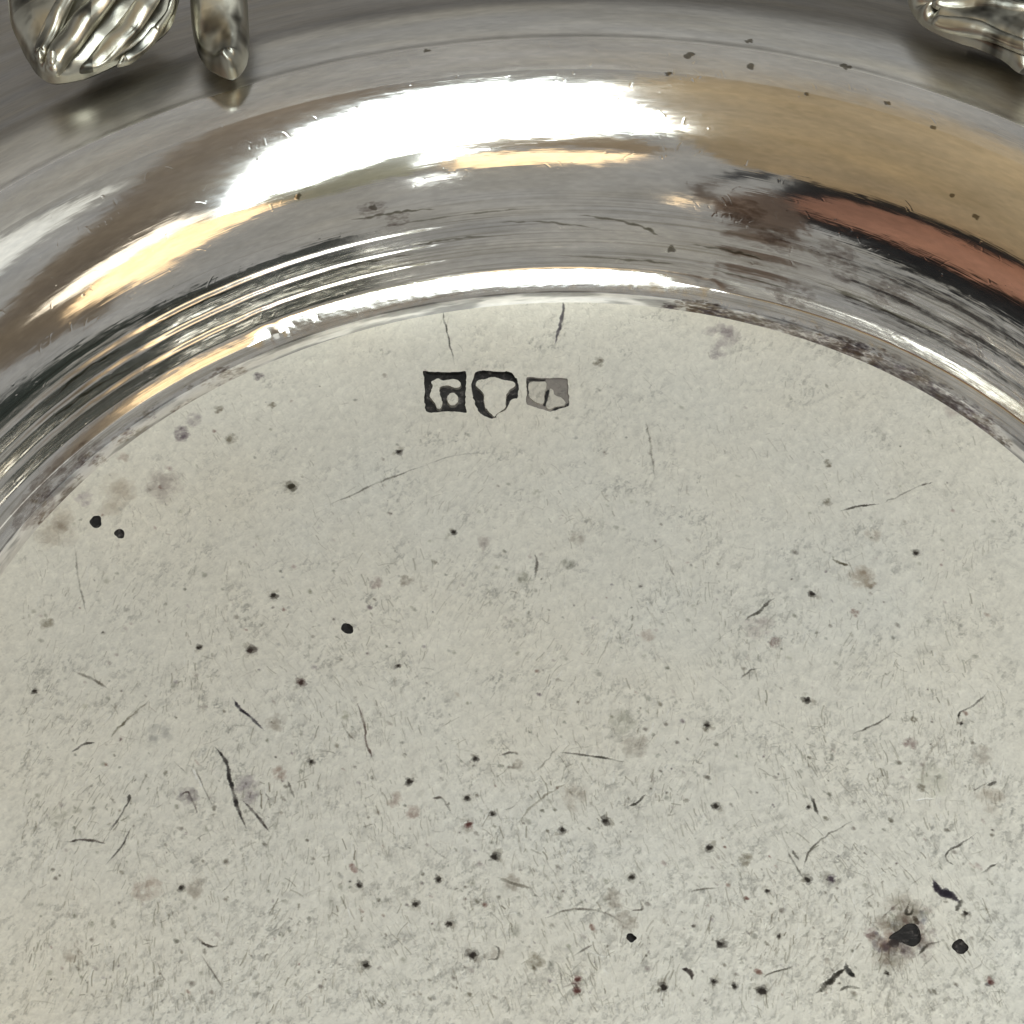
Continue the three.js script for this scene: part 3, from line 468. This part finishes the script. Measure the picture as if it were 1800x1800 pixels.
stampOutlines.forEach((o, k) => {
  const depth = [0.26, 0.24, 0.12][k], fl = shrink(o, 0.07);
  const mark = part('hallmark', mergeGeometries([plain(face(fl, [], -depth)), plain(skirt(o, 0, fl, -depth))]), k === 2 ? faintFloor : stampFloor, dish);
  mark.userData.label = ['square punch with a crooked hook and a round dot', 'shield-shaped punch with a broad raised head', 'worn square punch, half rubbed away'][k];
  relief[k].forEach((l, i) => {
    const a = smooth(local(l), 80, 0.5, 0.06), top = shrink(a, 0.04), up = k === 2 ? -0.02 : -0.02;
    part('raised_mark', mergeGeometries([plain(face(top, [], up)), plain(skirt(top, up, a, -depth))]), k === 2 ? wornSilver : discSilver, mark);
  });
  if (k === 1) { const a = smooth(local([[985, 462], [1040, 456], [1046, 520], [985, 610], [890, 622], [866, 600], [880, 572], [936, 545], [962, 505]]), 40, 0.5); part('worn_edge', face(a, [], 0.004), discSilver, mark); }
  if (k === 2) {
    const w = smooth(local([[1258, 392], [1284, 376], [1272, 440], [1256, 502], [1236, 498], [1244, 440]]), 30, 0.5); part('dark_cut', face(w, [], -0.1), stampFloor, mark);
    const v = smooth(local([[1112, 288], [1250, 292], [1250, 306], [1130, 312], [1122, 420], [1110, 420]]), 40, 0.3); part('dark_cut', face(v, [], -0.1), stampFloor, mark);
    const z = smooth(local([[1330, 520], [1400, 500], [1440, 480], [1438, 505], [1330, 550], [1295, 552]]), 30, 0.5); part('dark_cut', face(z, [], -0.1), stampFloor, mark);
  }
});
[...pitOutlines, blackSpot].forEach((o, k) => {
  const a = shrink(o, 0.08), b = shrink(o, 0.2), d = k === 5 ? 0.12 : 0.25;
  const pit = part('corrosion_pit', mergeGeometries([plain(skirt(o, 0, a, -d * 0.6)), plain(skirt(a, -d * 0.6, b, -d)), plain(face(b, [], -d))]), oxide, dish);
  pit.userData.label = ['larger black pit by the left edge', 'smaller black pit by the left edge', 'black pit left of the middle', 'black pit near the lower edge', 'round black pit at the lower right', 'dark oxide patch at the lower right'][k];
});

part('base_border', band(['base_border']), Object.assign(discSilver.clone(), { map: wallMap, bumpMap: wallBump, bumpScale: 0.00002 }), dish);
part('fillet', band(['fillet']), moulded, dish);
part('stepped_moulding', band(['stepped_moulding']), moulded, dish);
part('bowl_wall', band(['bowl_wall']), polished, dish);
part('bowl_shoulder', band(['bowl_shoulder']), Object.assign(polished.clone(), { roughness: 0.17 }), dish);
part('rim', band(['rim']), rimSilver, dish);
{ // the outside of the dish, below
  const last = prof[prof.length - 1], pts = [[0, -0.0059], [44 * MM, -0.0059], [47 * MM, -0.005], [53 * MM, 0.004], [60 * MM, 0.0105], [66 * MM, 0.0112], [72 * MM, 0.0095], [(last.r - 0.6) * MM, (last.y - 1.0) * MM], [(last.r + 0.4) * MM, (last.y - 0.5) * MM], [last.r * MM, last.y * MM]];
  const g = new THREE.LatheGeometry(pts.map((p) => new THREE.Vector2(Math.max(p[0], 1e-5), p[1] + BASE)), 160);
  part('underside', g, underSilver, dish);
}

// ---------------------------------------------------------------- cast leaf ornament on the rim
// a lobe: outline and a spine, both read at the photograph's pixels on a level just above the rim; swells from the edge to the spine, with ribs
const castMap = dataTex(512, 512, (x, y) => { const n = fbm(x * 0.012, y * 0.012, 4), m = clamp(fbm(x * 0.02 + 9, y * 0.016, 3) - 0.05, 0, 1), k = 0.92 + 0.1 * n - 0.75 * m; return [236 * k, 233 * k, 220 * k]; }, true);
castMap.repeat.set(60, 60);
const castBump = dataTex(512, 512, (x, y) => { const v = 128 + 70 * fbm(x * 0.02, y * 0.02, 4); return [v, v, v]; });
castBump.repeat.set(60, 60);
const castSilver = new THREE.MeshPhysicalMaterial({ color: new THREE.Color().setRGB(0.74, 0.735, 0.7), metalness: 1, roughness: 0.34, map: castMap, bumpMap: castBump, bumpScale: 0.0001 });
function underside(outline, spine, base, lift) {         // the hollow back of a cast lobe
  const o = smooth(outline.map((p) => at(p[0], p[1], base)), 140, 0.5), n = o.length, P = [], I = [];
  const sp = spine.map((p) => at(p[0], p[1], base)), A = sp[0], B = sp[sp.length - 1], dx = B[0] - A[0], dz = B[1] - A[1];
  for (let k = 0; k <= 2; k++) for (let i = 0; i <= n; i++) {
    const p = o[i % n], t = clamp(((p[0] - A[0]) * dx + (p[1] - A[1]) * dz) / (dx * dx + dz * dz), 0, 1), f = [0, 0.1, 0.8][k];
    P.push(lerp(p[0], A[0] + dx * (k === 2 ? Math.max(t, 0.5) : t), f) * MM, BASE + (base + lift * t * (k < 2 ? 1 : 0) - [0, 0.25, 2.0][k]) * MM, lerp(p[1], A[1] + dz * (k === 2 ? Math.max(t, 0.5) : t), f) * MM);
  }
  for (let k = 0; k < 2; k++) for (let i = 0; i < n; i++) { const a = k * (n + 1) + i; I.push(a, a + n + 1, a + 1, a + 1, a + n + 1, a + n + 2); }
  const g = new THREE.BufferGeometry(); g.setAttribute('position', new THREE.Float32BufferAttribute(P, 3)); g.setIndex(I); g.computeVertexNormals();
  return g;
}
function leaf(name, label, outline, spine, base, lift, swell, ribs, mat) {
  const m = part(name, lobe(outline, spine, base, lift, swell, ribs), mat, dish);
  m.userData.label = label;
  part('underside', underside(outline, spine, base, lift), mat, m);
  return m;
}
function lobe(outline, spine, base, lift, swell, ribs) {
  const o = smooth(outline.map((p) => at(p[0], p[1], base)), 140, 0.5), sp = spine.map((p) => at(p[0], p[1], base));
  const c = sp.length > 2 ? sp : sp;
  const near = (p) => { let best = null, bd = 1e9; for (let i = 0; i < c.length - 1; i++) { const a = c[i], b = c[i + 1], dx = b[0] - a[0], dz = b[1] - a[1], t = clamp(((p[0] - a[0]) * dx + (p[1] - a[1]) * dz) / (dx * dx + dz * dz), 0, 1), q = [a[0] + dx * t, a[1] + dz * t], d = Math.hypot(p[0] - q[0], p[1] - q[1]); if (d < bd) { bd = d; best = [...q, (i + t) / (c.length - 1)]; } } return best; };
  const K = 26, n = o.length, P = [], U = [], I = [];
  const N = o.map(near);
  for (let k = 0; k <= K; k++) for (let i = 0; i <= n; i++) {
    const p = o[i % n], q = N[i % n], f = k / K, X = lerp(p[0], q[0], f), Z = lerp(p[1], q[1], f);
    const along = q[2];
    let y = base + lift * along + swell * Math.sqrt(1 - (1 - f) * (1 - f));
    for (const [freq, amp, ph] of ribs) y += amp * Math.sin(freq * Math.atan2(p[1] - q[1] + 1e-4, p[0] - q[0]) + ph) * Math.sin(Math.PI * f) ;
    y += (0.14 * Math.sin(X * 0.9 + Z * 0.6) + 0.1 * Math.sin(Z * 1.5 - X * 1.1 + 1) + 0.1 * fbm(X * 0.7, Z * 0.7, 2)) * Math.min(1, f * 3);
    P.push(X * MM, BASE + y * MM, Z * MM); U.push(X * MM, Z * MM);
  }
  for (let k = 0; k < K; k++) for (let i = 0; i < n; i++) { const a = k * (n + 1) + i; I.push(a, a + 1, a + n + 1, a + 1, a + n + 2, a + n + 1); }
  const g = new THREE.BufferGeometry(); g.setAttribute('position', new THREE.Float32BufferAttribute(P, 3)); g.setAttribute('uv', new THREE.Float32BufferAttribute(U, 2)); g.setIndex(I); g.computeVertexNormals();
  return g;
}
const H = RIM + 2.0;
const leafLeft = leaf('cast_leaf', 'broad ribbed cast leaf at the upper left', [[52, 112], [68, 134], [96, 147], [150, 139], [210, 123], [262, 104], [300, 84], [316, 58], [322, 20], [300, -40], [120, -60], [30, -40], [20, 40], [36, 84]], [[95, 120], [150, 70], [220, 10], [230, -30]], H, 3.4, 2.0, [[5, 0.4, 0.4], [9, 0.12, 2]], castSilver);
part('vein', lobe([[80, 128], [100, 136], [120, 118], [180, 68], [250, 10], [240, -10], [165, 34], [98, 84], [82, 106]], [[98, 120], [170, 54], [240, 2]], H + 1.7, 3.6, 0.9, []), castSilver, leafLeft);
part('vein', lobe([[140, 129], [180, 122], [240, 90], [300, 30], [290, 6], [226, 58], [160, 104]], [[165, 118], [230, 76], [290, 20]], H + 1.5, 3.0, 0.8, []), castSilver, leafLeft);
leaf('cast_leaf', 'narrow finger-shaped cast lobe with a bright edge', [[346, 92], [356, 112], [378, 128], [408, 139], [428, 124], [438, 100], [440, 60], [436, 10], [410, -40], [360, -40], [342, 10], [340, 60]], [[404, 118], [398, 50], [390, -20]], H, 3.0, 2.0, [[3, 0.15, 1]], castSilver);
part('vein', lobe([[60, 100], [72, 112], [92, 92], [130, 44], [170, -6], [158, -16], [104, 36], [70, 74]], [[72, 96], [116, 40], [160, -10]], H + 1.6, 3.4, 0.8, [[5, 0.1, 0]]), castSilver, leafLeft);
part('vein', lobe([[206, 118], [240, 108], [290, 74], [316, 34], [306, 24], [274, 62], [224, 100]], [[222, 108], [276, 74], [308, 34]], H + 0.9, 1.6, 0.7, [[5, 0.1, 0]]), castSilver, leafLeft);
part('bead', lobe([[84, 122], [96, 126], [106, 116], [104, 104], [92, 100], [82, 108]], [[94, 116], [95, 109]], H + 2.0, 0.2, 0.8, []), castSilver, leafLeft);
const leafRight = leaf('cast_leaf', 'ribbed cast leaf at the upper right', [[1616, 40], [1646, 60], [1684, 80], [1720, 96], [1756, 116], [1800, 146], [1850, 120], [1850, -30], [1720, -60], [1620, -40], [1596, 0]], [[1660, 26], [1730, 40], [1810, 60]], H + 0.6, 0.8, 1.6, [[7, 0.4, 0]], castSilver);
part('vein', lobe([[1640, 48], [1680, 64], [1740, 80], [1800, 106], [1800, 86], [1740, 56], [1690, 40], [1644, 32]], [[1656, 42], [1720, 62], [1795, 94]], H + 2.0, 0.5, 0.8, []), castSilver, leafRight);
part('vein', lobe([[1644, 16], [1700, 24], [1800, 38], [1800, 18], [1700, 2], [1644, 0]], [[1654, 10], [1720, 14], [1795, 28]], H + 2.0, 0.5, 0.8, []), castSilver, leafRight);
[leafLeft, leafRight].forEach((m) => m.children.forEach((c) => { c.castShadow = true; }));

// ---------------------------------------------------------------- table
const wood = new THREE.MeshStandardMaterial({ color: new THREE.Color().setRGB(0.12, 0.09, 0.07), roughness: 0.7 });
const table = part('table_top', new THREE.BoxGeometry(0.5, 0.02, 0.5).translate(0, -0.0101, 0), wood, scene);
table.userData.kind = 'structure';

scene.traverse((o) => { if (o.isMesh) { o.castShadow = true; o.receiveShadow = true; } });
renderer.render(scene, camera);
